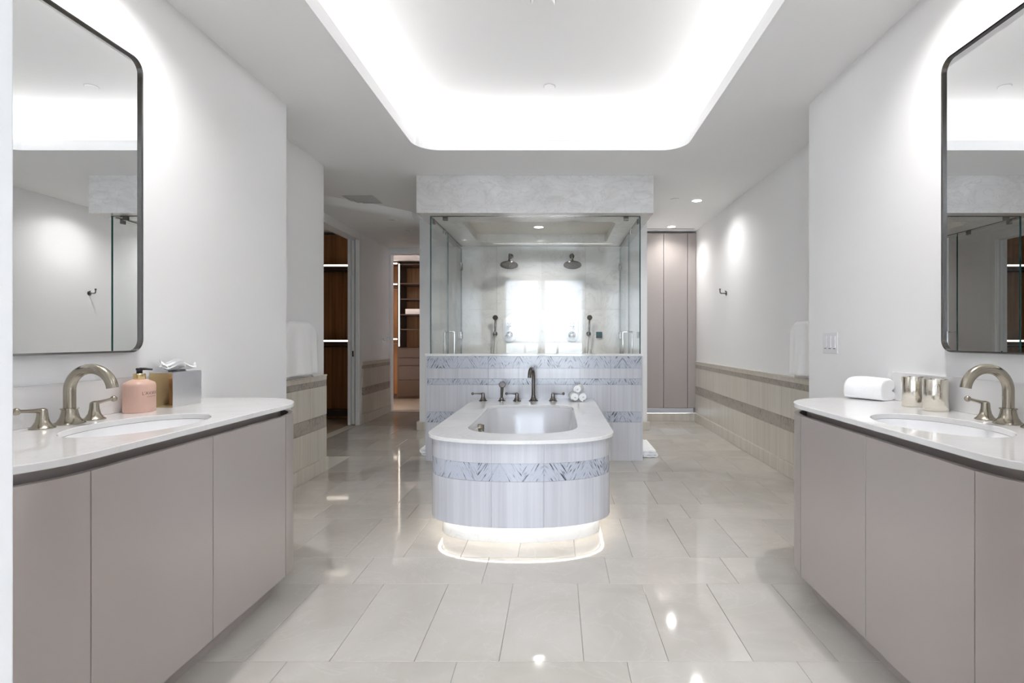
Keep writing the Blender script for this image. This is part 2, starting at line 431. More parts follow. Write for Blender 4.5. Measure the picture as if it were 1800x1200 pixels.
# walls
struct('wall_left', box(XL-1.1, XL, YB, YV, 0, CEIL), 'paint', label='white wall behind the left vanity')
struct('wall_right', box(XR, RR+.2, YB, YV, 0, CEIL), 'paint', label='white wall behind the right vanity')
wl = struct('wall_left_recess', box(HX-.14, RL, YV, 4.78, 0, CEIL), 'paint', label='white recessed wall with towel and stone wainscot')
wr = struct('wall_right_recess', box(RR, RR+.2, YV, YE+.15, 0, CEIL), 'paint', label='long white wall with robe hook and stone wainscot')
DOOR_Z = 2.53
wb = MB().box(-2.9, -.955, YB-.14, YB, 0, CEIL+.05).box(.835, RR+.2, YB-.14, YB, 0, CEIL+.05).box(-.955, .835, YB-.14, YB, DOOR_Z, CEIL+.05)
struct('wall_back', wb, 'paint', label='white wall with the wide doorway', bevel=.004)
D1 = (5.45, 7.30)
wh = MB().box(HX-.14, HX, 4.78, D1[0], 0, CEIL).box(HX-.14, HX, D1[1]+.30, YE, 0, CEIL).box(HX-.14, HX-.102, D1[1], D1[1]+.30, 0, CEIL).box(HX-.038, HX, D1[1], D1[1]+.30, 0, CEIL).box(HX-.102, HX-.038, D1[1], D1[1]+.30, DOOR_Z, CEIL).box(HX-.14, HX, D1[0], D1[1], DOOR_Z, CEIL)
wh = struct('wall_hall_left', wh, 'paint', label='dim hall wall with the closet doorway')
D2 = (-2.70, -1.86)
we = MB().box(HX-.14, D2[0], YE, YE+.15, 0, CEIL).box(D2[1], BX0+.02, YE, YE+.15, 0, CEIL).box(D2[0], D2[1], YE, YE+.15, 2.55, CEIL)
struct('wall_hall_end', we, 'paint', label='hall end wall with the second closet doorway')
sb = struct('wall_shower_back', box(BX0, BX1, BY, YE+.15, 0, CEIL), 'paint', label='wall at the rear of the shower')

# anteroom behind the camera, with the big window that mirrors in the shower glass
AX0, AX1 = -2.6, 2.4
struct('floor', box(AX0-.2, AX1+.2, WIN_Y-.2, YB-.14, -.08, 0), 'plank', label='floor of the room with the window')
struct('ceiling', box(AX0-.2, AX1+.2, WIN_Y-.2, YB-.14, CEIL, CEIL+.1), 'ceil', label='ceiling of the room with the window')
struct('wall_side', box(AX0-.2, AX0, WIN_Y, YB-.14, 0, CEIL), 'paint', label='side wall of the window room')
struct('wall_side', box(AX1, AX1+.2, WIN_Y, YB-.14, 0, CEIL), 'paint', label='other side wall of the window room')
wx0, wx1, wz0, wz1 = WIN
ww = MB().box(AX0-.2, wx0, WIN_Y-.2, WIN_Y, 0, CEIL).box(wx1, AX1+.2, WIN_Y-.2, WIN_Y, 0, CEIL).box(wx0, wx1, WIN_Y-.2, WIN_Y, wz1, CEIL).box(wx0, wx1, WIN_Y-.2, WIN_Y, 0, wz0)
struct('wall_window', ww, 'paint', label='wall with the big balcony window')
win = bpy.data.objects.new('window_1', None); C.objects.link(win); OFF[win] = Vector((0, WIN_Y, 0)); win.location = OFF[win]; win['kind'] = 'structure'; win['label'] = 'wide two-pane window with roller blinds'
mx0, mx1 = -.48, -.305
fr = MB().box(wx0, wx1, WIN_Y-.12, WIN_Y-.05, wz1-.04, wz1).box(wx0, wx1, WIN_Y-.12, WIN_Y-.05, wz0, wz0+.05).box(wx0, wx0+.04, WIN_Y-.12, WIN_Y-.05, wz0, wz1).box(wx1-.04, wx1, WIN_Y-.12, WIN_Y-.05, wz0, wz1).box(mx0, mx1, WIN_Y-.12, WIN_Y-.03, wz0, wz1)
obj('window_frame', fr, 'trimw', win)
for a, b in ((wx0, mx0), (mx1, wx1)):
    obj('window_pane', box(a+.02, b-.0, WIN_Y-.09, WIN_Y-.084, wz0+.02, wz1-.02), 'pane', win)
    obj('blind', box(a+.03, b-.02, WIN_Y-.045, WIN_Y-.043, 1.115, wz1-.05), 'blind', win)
    obj('blind_rail', box(a+.03, b-.02, WIN_Y-.05, WIN_Y-.038, 1.10, 1.125), 'trimw', win)
bal = bpy.data.objects.new('balcony', None); C.objects.link(bal); OFF[bal] = Vector((0, WIN_Y-.9, -.1)); bal.location = OFF[bal]; bal['kind'] = 'structure'; bal['label'] = 'concrete balcony outside the window with glass railing'
obj('slab', box(-4, 4, WIN_Y-1.9, WIN_Y-.2, -.25, -.05), 'concrete', bal)
obj('handrail', box(-4, 4, WIN_Y-1.82, WIN_Y-1.76, 1.06, 1.10), 'grey_metal', bal)
for i in range(9): obj('post', box(-3.6+.9*i-.03, -3.6+.9*i+.03, WIN_Y-1.82, WIN_Y-1.76, -.05, 1.06), 'grey_metal', bal)
obj('railing_glass', box(-3.9, 3.9, WIN_Y-1.80, WIN_Y-1.79, 0, 1.05), 'pane', bal)

# ------------------------------------------------------------------ wainscot tiles
def uvbox(x0, x1, y0, y1, z0, z1, along):
    m = MB().box(x0, x1, y0, y1, z0, z1)
    m.uv = [((p[0] if along == 'x' else p[1]), p[2]) for p in m.v]; return m
ROWS = [(.12, .387, 'light'), (.387, .50, 'band'), (.50, .757, 'light'), (.757, .807, 'band'), (.807, .842, 'light')]
def wainscot(wall, xface, sgn, y0, y1, nm):
    """stone tiles on a wall whose face is at xface, facing sgn*X"""
    nn = max(1, round((y1-y0)/.30)); w = (y1-y0)/nn
    for z0, z1, kd in ROWS:
        dpt = .018 if kd == 'light' else .0165
        for i in range(nn):
            a, b = y0+i*w+.0008, y0+(i+1)*w-.0008
            obj('tile', uvbox(xface, xface+sgn*dpt, a, b, z0+.0008, z1-.0008, 'y'), 'wain_light' if kd == 'light' else 'wain_band', wall)
    obj('cap', box(xface, xface+sgn*.024, y0, y1, .842, .856), 'wain_light', wall, bevel=.003)
    return struct(nm, box(xface, xface+sgn*.034, y0, y1, 0, .12), 'wain_light', bevel=.004, label='cream stone baseboard below the wainscot')
wainscot(wl, RL, 1, YV+.002, 4.80, 'baseboard_left')
wainscot(wr, RR, -1, YV+.002, 7.655, 'baseboard_right')
wainscot(wh, HX, 1, 7.42, YE-.002, 'baseboard_hall')
struct('baseboard_shower_left', box(BX0-.03, SX0-.1, BY-.03, BY, 0, .11), 'wain_light', bevel=.004, label='baseboard beside the shower, hall side')
struct('baseboard_shower_right', box(.92, BX1+.03, BY-.03, BY, 0, .11), 'wain_light', bevel=.004, label='baseboard beside the shower, wardrobe side')
struct('baseboard_shower_hall', box(BX0-.03, BX0, BY, YE, 0, .11), 'wain_light', bevel=.004, label='baseboard along the hall')
# small stone return where the wainscot meets the counters
# ------------------------------------------------------------------ shower knee wall
kn = struct('wall_shower_knee', box(SX0+.004, SX1-.004, SY+.02, SY+.125, 0, 1.006), 'wain_light', label='banded marble knee wall in front of the shower')
KR = [(0, .372, 'light'), (.372, .473, 'band'), (.473, .733, 'light'), (.733, .79, 'band'), (.79, .891, 'light'), (.891, 1.006, 'band')]
for z0, z1, kd in KR:
    m_ = 'knee_light' if kd == 'light' else 'knee_band'
    nn = 7; a0, a1 = SX0+.014, SX1-.014; w = (a1-a0)/nn
    for i in range(nn):
        obj('tile', uvbox(a0+i*w+.0006, a0+(i+1)*w-.0006, SY+(.0 if kd == 'light' else .0015), SY+.02, z0+.0008, z1-.0008, 'x'), m_, kn)
for a in (SX0, SX1-.014):
    obj('edge_trim', box(a, a+.014, SY-.001, SY+.125, 0, 1.006), 'knee_light', kn)
obj('cap', box(SX0-.004, SX1+.004, SY-.006, SY+.131, 1.006, 1.03), 'deck_stone', kn, bevel=.003)

# header over the shower
hd = bpy.data.objects.new('wall_shower_header', None); C.objects.link(hd); OFF[hd] = Vector((-.21, 5.9, 2.365)); hd.location = OFF[hd]
hd['kind'] = 'structure'; hd['label'] = 'marble-clad header box over the shower'
HX0, HX1, HY, HZ = -1.335, .91, 5.06, 2.365
obj('front_slab', box(HX0, HX1, HY, HY+.02, HZ, CEIL), 'header', hd)
obj('side_slab', box(HX0, HX0+.02, HY+.02, BY, HZ, CEIL), 'header', hd)
obj('side_slab', box(HX1-.02, HX1, HY+.02, BY, HZ, CEIL), 'header', hd)
sc_hole = rrect(-.98, .60, 5.45, 6.60, .10)
obj('soffit', MB().plate([(HX0+.02, HY+.02), (HX1-.02, HY+.02), (HX1-.02, BY), (HX0+.02, BY)], sc_hole, HZ, HZ+.10), 'shower_slab', hd)
obj('shower_ceiling', box(-1.1, .7, 5.35, 6.72, HZ+.10, HZ+.13), 'wain_light', hd)
# slabs on the rear shower wall
xs = [-1.30, -.78, -.21, .36, .88]
for i in range(4):
    for z0, z1 in ((0, .75), (.75, 1.55), (1.55, 2.365)):
        obj('slab', box(xs[i]+.0008, xs[i+1]-.0008, BY-.02, BY, z0+.0008, z1-.0008), 'shower_slab', sb)
sf = struct('floor_shower', box(SX0+.004, SX1-.004, SY+.125, BY-.02, 0, .012), 'shower_slab', label='marble shower floor')

# ------------------------------------------------------------------ shower glass
def glass_panel(name, x0, x1, y0, y1, z0, z1, parent):
    m = MB().box(x0, x1, y0, y1, z0, z1)
    thin = 0 if x1-x0 < y1-y0 else 1
    m.mi = [0]*6
    # face order: bottom, top, -y, +y, -x, +x
    edge = [0, 1] + ([2, 3] if thin == 0 else [4, 5])
    for e in edge: m.mi[e] = 1
    return obj(name, m, ['glass', 'glass_edge'], parent)
GX0, GX1, GY = -1.234, .803, SY+.05
en = thing('shower_enclosure', 'frameless clear glass shower enclosure on the banded knee wall', 'shower', (-.21, 5.9, 0))
glass_panel('glass_panel', GX0, GX1, GY, GY+.012, 1.03, 2.36, en)
for gx, s_ in ((GX0, 1), (GX1, -1)):
    x0, x1 = (gx-.006, gx+.006)
    glass_panel('glass_panel', x0, x1, GY+.016, 6.02, 1.03 if False else .015, 2.36, en)
    gd = glass_panel('glass_door', x0, x1, 6.026, 6.865, .02, 2.33, en)
    for hz in (2.15, .32):
        pass
    for hz in (2.10, 1.22, .25):
        obj('hinge', MB().box(gx-.018, gx+.018, 6.80, 6.878, hz-.045, hz+.045), 'gunmetal', gd, bevel=.004)
    for hs in (-1, 1):
        hx = gx + hs*.058
        h = MB().tube([(gx+hs*.006, 6.10, 1.255), (hx-.0, 6.10, 1.255), (hx, 6.10, 1.25), (hx, 6.10, .87), (hx, 6.10, .865), (gx+hs*.006, 6.10, .865)], .0095, 10)
        obj('handle', h, 'chrome', gd, smooth=True)
    for cy in (5.33, 5.86):
        obj('clamp', box(gx-.014, gx+.014, cy-.022, cy+.022, 2.315, 2.364), 'gunmetal', en, bevel=.003)
    obj('head_rail', box(gx-.009, gx+.009, GY+.06, 6.87, 2.357, 2.3655), 'gunmetal', en)
for cx in (-1.09, .665):
    obj('clamp', box(cx-.024, cx+.024, GY-.008, GY+.02, 2.322, 2.364), 'gunmetal', en, bevel=.003)
obj('head_rail', box(GX0, GX1, GY-.003, GY+.015, 2.359, 2.3655), 'gunmetal', en)

# rear-wall shower fittings
YW = BY-.02
def rain_head(x, lab):
    t = thing('overhead_shower', lab, 'shower head', (x, YW, 2.2), 'rain shower heads on the rear wall')
    obj('flange', MB().lathe([(.032, 0), (.032, .006), (.018, .014)], (x, YW, 2.235), (0, -1, 0)), 'gunmetal', t, smooth=True)
    pts = [(x, YW, 2.235), (x, YW-.17, 2.235)] + [(x, YW-.17-.06*math.sin(a), 2.175+.06*math.cos(a)) for a in [PI/2*i/6 for i in range(1, 7)]] + [(x, YW-.23, 2.15)]
    obj('arm', MB().tube(pts, .0115, 12), 'gunmetal', t, smooth=True)
    ax = Vector((0, -.30, -1)).normalized(); c = Vector((x, YW-.23, 2.155))
    hd_ = obj('head', MB().lathe([(.014, 0), (.020, .02), (.05, .034), (.095, .052), (.112, .066), (.112, .074), (.104, .078)], c, ax, 40), 'gunmetal', t, smooth=True)
    u = ax.orthogonal().normalized(); w = ax.cross(u); nz = MB()
    for r_, k_ in ((.02, 6), (.04, 12), (.06, 18), (.08, 24), (.097, 30)):
        for i in range(k_):
            a = 2*PI*i/k_; p = c + ax*.0775 + (u*math.cos(a)+w*math.sin(a))*r_
            nz.lathe([(.0042, 0), (.003, .004)], p, ax, 6)
    nz_o = obj('spray_nozzles', nz, 'black', hd_); nz_o['kind'] = 'stuff'
rain_head(-.60, 'round rain shower head above the left valve plate, hall side')
rain_head(.185, 'round rain shower head on the wardrobe side of the shower')
def hand_shower(x, s_, lab):
    t = thing('hand_shower', lab, 'hand shower', (x, YW, 1.2), 'hand showers on the rear wall')
    obj('bracket', MB().lathe([(.03, 0), (.03, .008), (.014, .014), (.014, .05)], (x-.03*s_*0, YW, 1.24), (0, -1, 0), 20), 'gunmetal', t, smooth=True)
    obj('wand', MB().tube([(x, YW-.06, 1.20), (x+.004, YW-.062, 1.30), (x+.008, YW-.066, 1.42)], [.011, .010, .012], 12), 'gunmetal', t, smooth=True)
    obj('spray_face', MB().lathe([(.014, -.022), (.032, -.006), (.034, .006), (.030, .012)], (x+.009, YW-.075, 1.445), (0, -1, -.25), 24), 'gunmetal', t, smooth=True)
    hp = []
    for i in range(25):
        a = i/24; hp.append((x - .055*math.sin(PI*a)*.6 - .05*a, YW-.05+.01*math.sin(a*6), 1.20 - .62*math.sin(PI*a*.93)))
    obj('hose', MB().tube(hp, .0065, 8), 'chrome', t, smooth=True)
hand_shower(-.80, 1, 'nickel hand shower and hose on the hall side of the rear wall')
hand_shower(.40, -1, 'nickel hand shower and hose beside the black control')
def valve(x, lab):
    t = thing('shower_valve', lab, 'shower valve', (x, YW, 1.13), 'shower valve plates')
    lp = rrect(-.085, .085, -.165, .165, .084, 8)
    pl = MB().loft([[(x+a, YW-.0, 1.295+b) for a, b in lp], [(x+a*1.0, YW-.006, 1.295+b) for a, b in lp], [(x+a*.95, YW-.010, 1.295+b*.97) for a, b in lp]])
    obj('plate', pl, 'ceramic', t, smooth=True)
    cr = MB()
    for a in (PI/4, 3*PI/4):
        dx, dz = .034*math.cos(a), .034*math.sin(a)
        cr.tube([(x-dx, YW-.035, 1.355-dz), (x+dx, YW-.035, 1.355+dz)], .006, 8)
    cr.lathe([(.012, 0), (.012, .03), (.016, .04)], (x, YW-.008, 1.355), (0, -1, 0), 16)
    obj('cross_handle', cr, 'chrome', t, smooth=True)
    obj('round_handle', MB().lathe([(.045, 0), (.045, .012), (.028, .02), (.028, .04), (.02, .045)], (x, YW-.008, 1.225), (0, -1, 0), 28), 'chrome', t, smooth=True)
valve(-.62, 'white pill-shaped valve plate with cross handle, hall side')
valve(.185, 'white pill-shaped valve plate beneath the wardrobe-side shower head')
ctl = thing('steam_control', 'small black square control on the shower rear wall', 'control panel', (.535, YW, 1.19))
obj('panel', box(.495, .575, YW-.012, YW, 1.185, 1.265), 'black', ctl, bevel=.003)
obj('display', box(.505, .565, YW-.0135, YW-.012, 1.215, 1.255), 'glass_edge', ctl)

# ================================================================== BATHTUB
TCX, TA, TYC, TB = -.225, .572, 3.335, .345
def tub_path(ins, back=SY-.002, k=48, nexp=2.25):
    a, b = TA-ins, TB-ins
    L = [(TCX-a, back), (TCX-a, 4.5), (TCX-a, 3.9)]
    arc = superellipse(TCX, TYC, a, b, nexp, PI, 2*PI, k)
    return L + arc + [(TCX+a, 3.9), (TCX+a, 4.5), (TCX+a, back)]
tub = thing('bathtub', 'white oval-fronted bathtub clad in banded marble, glowing at its base', 'bathtub', (TCX, 4.1, 0))
DZ = .602
def basin_loop(ins, z):
    a = .355-ins
    p = superellipse(TCX, 3.52, a, .305-ins, 2.3, PI, 2*PI, 24) + superellipse(TCX, 4.38, a, .26-ins, 3.2, 0, PI, 24)
    return [(x, y_, z) for x, y_ in p]
hole = [(x, y_) for x, y_, z in basin_loop(0, 0)]
obj('deck', MB().plate(tub_path(0), hole, DZ-.022, DZ), 'deck_stone', tub, bevel=.004)
bas = MB().loft([basin_loop(-.006, DZ-.022), basin_loop(.004, DZ-.05), basin_loop(.02, .42), basin_loop(.05, .27), basin_loop(.085, .20), basin_loop(.14, .165), basin_loop(.22, .155)], False, True)
ba = obj('basin', bas, 'acrylic', tub, smooth=True)
ov = MB().lathe([(.030, 0), (.030, .022), (.022, .030)], (TCX-.350, 3.88, .525), (1, 0, .06), 24)
obj('overflow', ov, 'nickel', ba, smooth=True)
obj('overflow_knob', MB().tube([(TCX-.322, 3.88, .548), (TCX-.312, 3.88, .548), (TCX-.312, 3.88, .502)], .006, 8), 'nickel', ba, smooth=True)
# skirt made of curved tiles
def arclen(pts):
    out = [0]
    for a, b in zip(pts, pts[1:]): out.append(out[-1] + math.hypot(b[0]-a[0], b[1]-a[1]))
    return out
def dense(pts, step=.02):
    out = [pts[0]]
    for a, b in zip(pts, pts[1:]):
        n = max(1, int(math.hypot(b[0]-a[0], b[1]-a[1])/step))
        for i in range(1, n+1): out.append((a[0]+(b[0]-a[0])*i/n, a[1]+(b[1]-a[1])*i/n))
    return out
base_in = dense(tub_path(.046))
AL = arclen(base_in); LT = AL[-1]
def at_len(pts, al, s_):
    for i in range(len(al)-1):
        if al[i+1] >= s_:
            t = (s_-al[i])/max(1e-9, al[i+1]-al[i]); return (pts[i][0]+(pts[i+1][0]-pts[i][0])*t, pts[i][1]+(pts[i+1][1]-pts[i][1])*t)
    return pts[-1]
ntile = 17; tw = LT/ntile
for z0, z1, kd in ((.103, .366, 'light'), (.366, .468, 'band'), (.468, DZ-.022, 'light')):
    for i in range(ntile):
        g = .0005; s0, s1 = i*tw+g, (i+1)*tw-g; nn = 10
        P = [at_len(base_in, AL, s0+(s1-s0)*k/nn) for k in range(nn+1)]
        outw = .023 if kd == 'light' else .0218
        O = []
        for k in range(nn+1):
            a = at_len(base_in, AL, max(0, s0+(s1-s0)*k/nn-.01)); b = at_len(base_in, AL, min(LT, s0+(s1-s0)*k/nn+.01))
            tx, ty = b[0]-a[0], b[1]-a[1]; l = math.hypot(tx, ty); O.append((P[k][0]+ty/l*outw, P[k][1]-tx/l*outw))
        # make sure that outward is away from the axis
        if (O[5][0]-TCX)**2 + (O[5][1]-3.9)**2 < (P[5][0]-TCX)**2 + (P[5][1]-3.9)**2:
            O = [(2*p[0]-o_[0], 2*p[1]-o_[1]) for p, o_ in zip(P, O)]
        lp = O + P[::-1]
        m = MB().prism(lp, z0+.0005, z1-.0005)
        us = [s0+(s1-s0)*k/nn for k in range(nn+1)]
        us = us + us[::-1]
        m.uv = [(u, z0) for u in us] + [(u, z1) for u in us]
        obj('skirt_tile', m, 'knee_light' if kd == 'light' else 'knee_band', tub, smooth=True)
core = tub_path(.047)
obj('core', MB().plate(core, [(x, y_) for x, y_, z in basin_loop(-.02, 0)], .104, .40), 'grout', tub)
plp = tub_path(.085)
obj('plinth', MB().prism(plp, 0, .104), 'deck_stone', tub, smooth=True)
# LED ribbon under the skirt
lo, li = tub_path(.060), tub_path(.074)
led = MB(); n_ = len(lo)
led.add([(x, y_, .1015) for x, y_ in lo] + [(x, y_, .1015) for x, y_ in li] + [(x, y_, .1035) for x, y_ in lo] + [(x, y_, .1035) for x, y_ in li],
        [(i, i+1, n_+i+1, n_+i) for i in range(n_-1)] + [(2*n_+i, 3*n_+i, 3*n_+i+1, 2*n_+i+1) for i in range(n_-1)])
obj('led_strip', led, 'tub_led', tub)

# tub fittings on the deck
FY = 4.93
def lever(parent, x, y, z, d, mat, sc=1.0, name='handle', rise=.06):
    """flared lever handle; d = unit direction of the lever in the XY plane"""
    prof = [(.031, 0), (.031, .003), (.024, .008), (.017, .02), (.0135, .036), (.0125, .050), (.0115, .056), (.006, .0605)]
    m = MB().lathe([(r*sc, h*sc) for r, h in prof], (x, y, z), n=24)
    h0 = .053*sc
    pts = [(x+d[0]*t*sc, y+d[1]*t*sc, z+h0+t*rise*sc) for t in (0, .02, .045, .07)]
    m.tube(pts, [.0085*sc, .0062*sc, .005*sc, .005*sc], 12)
    e = pts[-1]; m.sphere((e[0]+d[0]*.007*sc, e[1]+d[1]*.007*sc, e[2]), .0105*sc)
    return obj(name, m, mat, parent, smooth=True)
tf = thing('tub_filler', 'dark nickel gooseneck tub filler with lever handles on the tub deck', 'faucet', (-.23, FY, DZ))
lever(tf, -.686, FY, DZ, (-1, 0), 'gunmetal', 1.25, rise=0)
lever(tf, -.374, FY, DZ, (-1, 0), 'gunmetal', 1.25, rise=0)
lever(tf, -.042, FY, DZ, (1, 0), 'gunmetal', 1.25, rise=0)
sx = -.222
obj('spout_base', MB().lathe([(.044, 0), (.044, .004), (.034, .011), (.024, .026), (.019, .045), (.019, .05)], (sx, FY, DZ), n=28), 'gunmetal', tf, smooth=True)
d_ = Vector((-.16, -1, 0)).normalized(); R_ = .088
pts = [(sx, FY, DZ+.03), (sx, FY, DZ+.12)]
for i in range(0, 21):
    a = PI*1.0*i/20*.97; q = R_-R_*math.cos(a); pts.append((sx+d_.x*q, FY+d_.y*q, DZ+.215+R_*math.sin(a)))
obj('spout', MB().tube(pts, .0165, 16), 'gunmetal', tf, smooth=True)
ts = thing('tub_hand_shower', 'small dark hand shower standing in its deck holder by the tub filler', 'hand shower', (-.515, FY, DZ))
obj('holder', MB().lathe([(.034, 0), (.034, .004), (.022, .012), (.018, .03)], (-.515, FY, DZ), n=22), 'gunmetal', ts, smooth=True)
obj('wand', MB().tube([(-.515, FY, DZ+.015), (-.513, FY-.01, DZ+.06), (-.508, FY-.025, DZ+.13)], [.011, .013, .016], 12), 'gunmetal', ts, smooth=True)
obj('spray_face', MB().lathe([(.012, -.02), (.028, -.008), (.031, .004), (.026, .012)], (-.506, FY-.03, DZ+.152), (.1, -1, .25), 22), 'gunmetal', ts, smooth=True)

# ================================================================== TOWELS
def rolled(name, lab, c, axis, R, L, grp=None, turns=2.6, th=None, ph=0):
    """rolled terry towel: spiral ribbon swept along an axis lying flat"""
    A = Vector((axis[0], axis[1], 0)).normalized(); U = Vector((-A.y, A.x, 0)); Z = Vector((0, 0, 1)); c = Vector(c)
    n = 70; th = th or R/(turns+.3)*.92; P = []
    for i in range(n+1):
        t = i/n; a = ph + t*turns*2*PI; r = th*.35 + (R-th*.5-th*.35)*t
        P.append((r, a))
    def ring(off, k): return [(U*math.cos(a)*(r+off*th) + Z*(math.sin(a)*(r+off*th)+R) + A*(k*L) + c) for r, a in P]
    m = MB(); L0 = []
    for k, s_ in ((-.5, .30), (-.485, .44), (-.45, .5), (0, .5), (.45, .5), (.485, .44), (.5, .30)):
        L0.append(ring(s_, k) + ring(-s_, k)[::-1])
    m.loft(L0, False, False)
    for lp, rev in ((0, True), (len(L0)-1, False)):
        o0 = lp*2*(n+1); q = [(o0+i, o0+i+1, o0+2*(n+1)-2-i, o0+2*(n+1)-1-i) for i in range(n)]
        m.f += q; m.mi += [0]*n
    o = obj(name, m, 'towel', smooth=True)
    return tag(o, lab, 'towel', grp)
rolled('rolled_towel', 'rolled white face towel lying on the tub deck', (.150, 4.94, DZ), (.12, -1), .040, .16, 'rolled towels on the tub deck')
rolled('rolled_towel', 'small rolled white cloth on the tub deck, topmost of the little pile', (.198, 4.955, DZ+.070), (-.25, -1), .040, .13, 'rolled towels on the tub deck')
rolled('rolled_towel', 'rolled white face towel beside the wall end of the tub deck', (.236, 4.95, DZ), (-.05, -1), .040, .15, 'rolled towels on the tub deck', ph=1)
def folded(name, lab, x0, x1, y0, y1, z0, h, layers=3):
    """a flat pile made by folding one towel: serpentine sheet seen at its end"""
    t = h/layers; r = t*.5; w = x1-x0; path = []
    for k in range(layers):
        z = z0 + t*(k+.5); a, b = (x0+r, x1-r) if k % 2 == 0 else (x1-r, x0+r)
        for i in range(9): path.append((a+(b-a)*i/8, z + .003*math.sin(i*1.3+k)))
        if k < layers-1:
            s_ = 1 if k % 2 == 0 else -1
            for i in range(1, 6):
                aa = -PI/2 + PI*i/6; path.append((b+s_*r*math.cos(aa)*.98, z + t*.5 + t*.5*math.sin(aa)))
    P = [Vector((x, 0, z)) for x, z in path]; L0 = []
    n = len(P)
    for yy, k in ((y0, .30), (y0+.006, .42), (y0+.02, .47), ((y0+y1)/2, .47), (y1-.02, .47), (y1, .3)):
        up, dn = [], []
        for i in range(n):
            tg = (P[min(i+1, n-1)]-P[max(i-1, 0)]).normalized(); nr = Vector((-tg.z, 0, tg.x))
            a = P[i]+nr*t*k; b = P[i]-nr*t*k; up.append((a.x, yy, a.z)); dn.append((b.x, yy, b.z))
        L0.append(up+dn[::-1])
    m = MB().loft(L0, False, False)
    for lp in (0, len(L0)-1):
        o0 = lp*2*n; q = [(o0+i, o0+i+1, o0+2*n-2-i, o0+2*n-1-i) for i in range(n-1)]; m.f += q; m.mi += [0]*(n-1)
    return tag(obj(name, m, 'towel', smooth=True), lab, 'towel')
folded('folded_bath_mat', 'folded white bath mat on the floor beside the shower, wardrobe side', .838, .985, 5.28, 5.86, 0.0005, .075)
folded('folded_bath_mat', 'folded white bath mat on the floor beside the shower, hall side', -1.375, -1.29, 5.36, 5.9, 0.0005, .075)

def hung_towel(xf, sgn, y0, y1, zt, zb, lab, barlab):
    """towel draped over a bar fixed to the wall at xf, facing sgn*X"""
    bar = thing('towel_bar', barlab, 'towel bar', (xf, (y0+y1)/2, zt-.03), 'towel bars in the recesses')
    bx = xf+sgn*.06
    obj('rod', MB().tube([(bx, y0+.12, zt-.030), (bx, y1-.12, zt-.030)], .008, 12), 'nickel', bar, smooth=True)
    for yy in (y0+.13, y1-.13):
        obj('post', MB().lathe([(.018, 0), (.018, .006), (.008, .012), (.008, .06)], (xf, yy, zt-.030), (sgn, 0, 0), 18), 'nickel', bar, smooth=True)
    ns, nt_ = 26, 44; v = []; H = zt-zb
    for j in range(nt_+1):
        t = j/nt_
        for i in range(ns+1):
            s_ = i/ns; e = abs(2*s_-1)
            sag = .05*max(0, e-.5)**2/.2
            if t < .46:   q = t/.46; dx = .055+.022; z = zb + (H-.03)*q
            elif t < .56: a = PI*(t-.46)/.10; dx = .055+.018*math.cos(a); z = zt-.03+.02*math.sin(a)
            else:         q = (t-.56)/.44; dx = .055-.018; z = zt-.03 - (H-.06)*q
            fr_ = max(0, 1-abs(t-.5)*2.0)
            fold = .013*math.sin(s_*11+1.2)*(1.05-fr_) + .005*math.sin(s_*27+t*4)*(1.05-fr_)
            yy = y0 + (y1-y0)*s_; yy = (yy-(y0+y1)/2)*(1-.10*fr_)+(y0+y1)/2
            v.append((xf+sgn*(max(dx+fold*(1 if t < .5 else .4), .024)), yy, z - sag*(1 if t > .2 else t*5)))
    w = ns+1; f = [(j*w+i, j*w+i+1, (j+1)*w+i+1, (j+1)*w+i) for j in range(nt_) for i in range(ns)]
    m = MB().add(v, f); o = obj('hanging_towel', m, 'towel', smooth=True)
    sl = o.modifiers.new('thick', 'SOLIDIFY'); sl.thickness = .012; sl.offset = 0
    tag(o, lab, 'towel')
hung_towel(RL, 1, 3.92, 4.50, 1.315, .885, 'white towel draped over a bar on the wall before the closet', 'nickel towel bar under the towel beside the closet hall')
hung_towel(RR, -1, 3.98, 4.42, 1.315, .885, 'white towel draped over a bar on the long wall with the hook', 'nickel towel bar under the towel on the long wall')

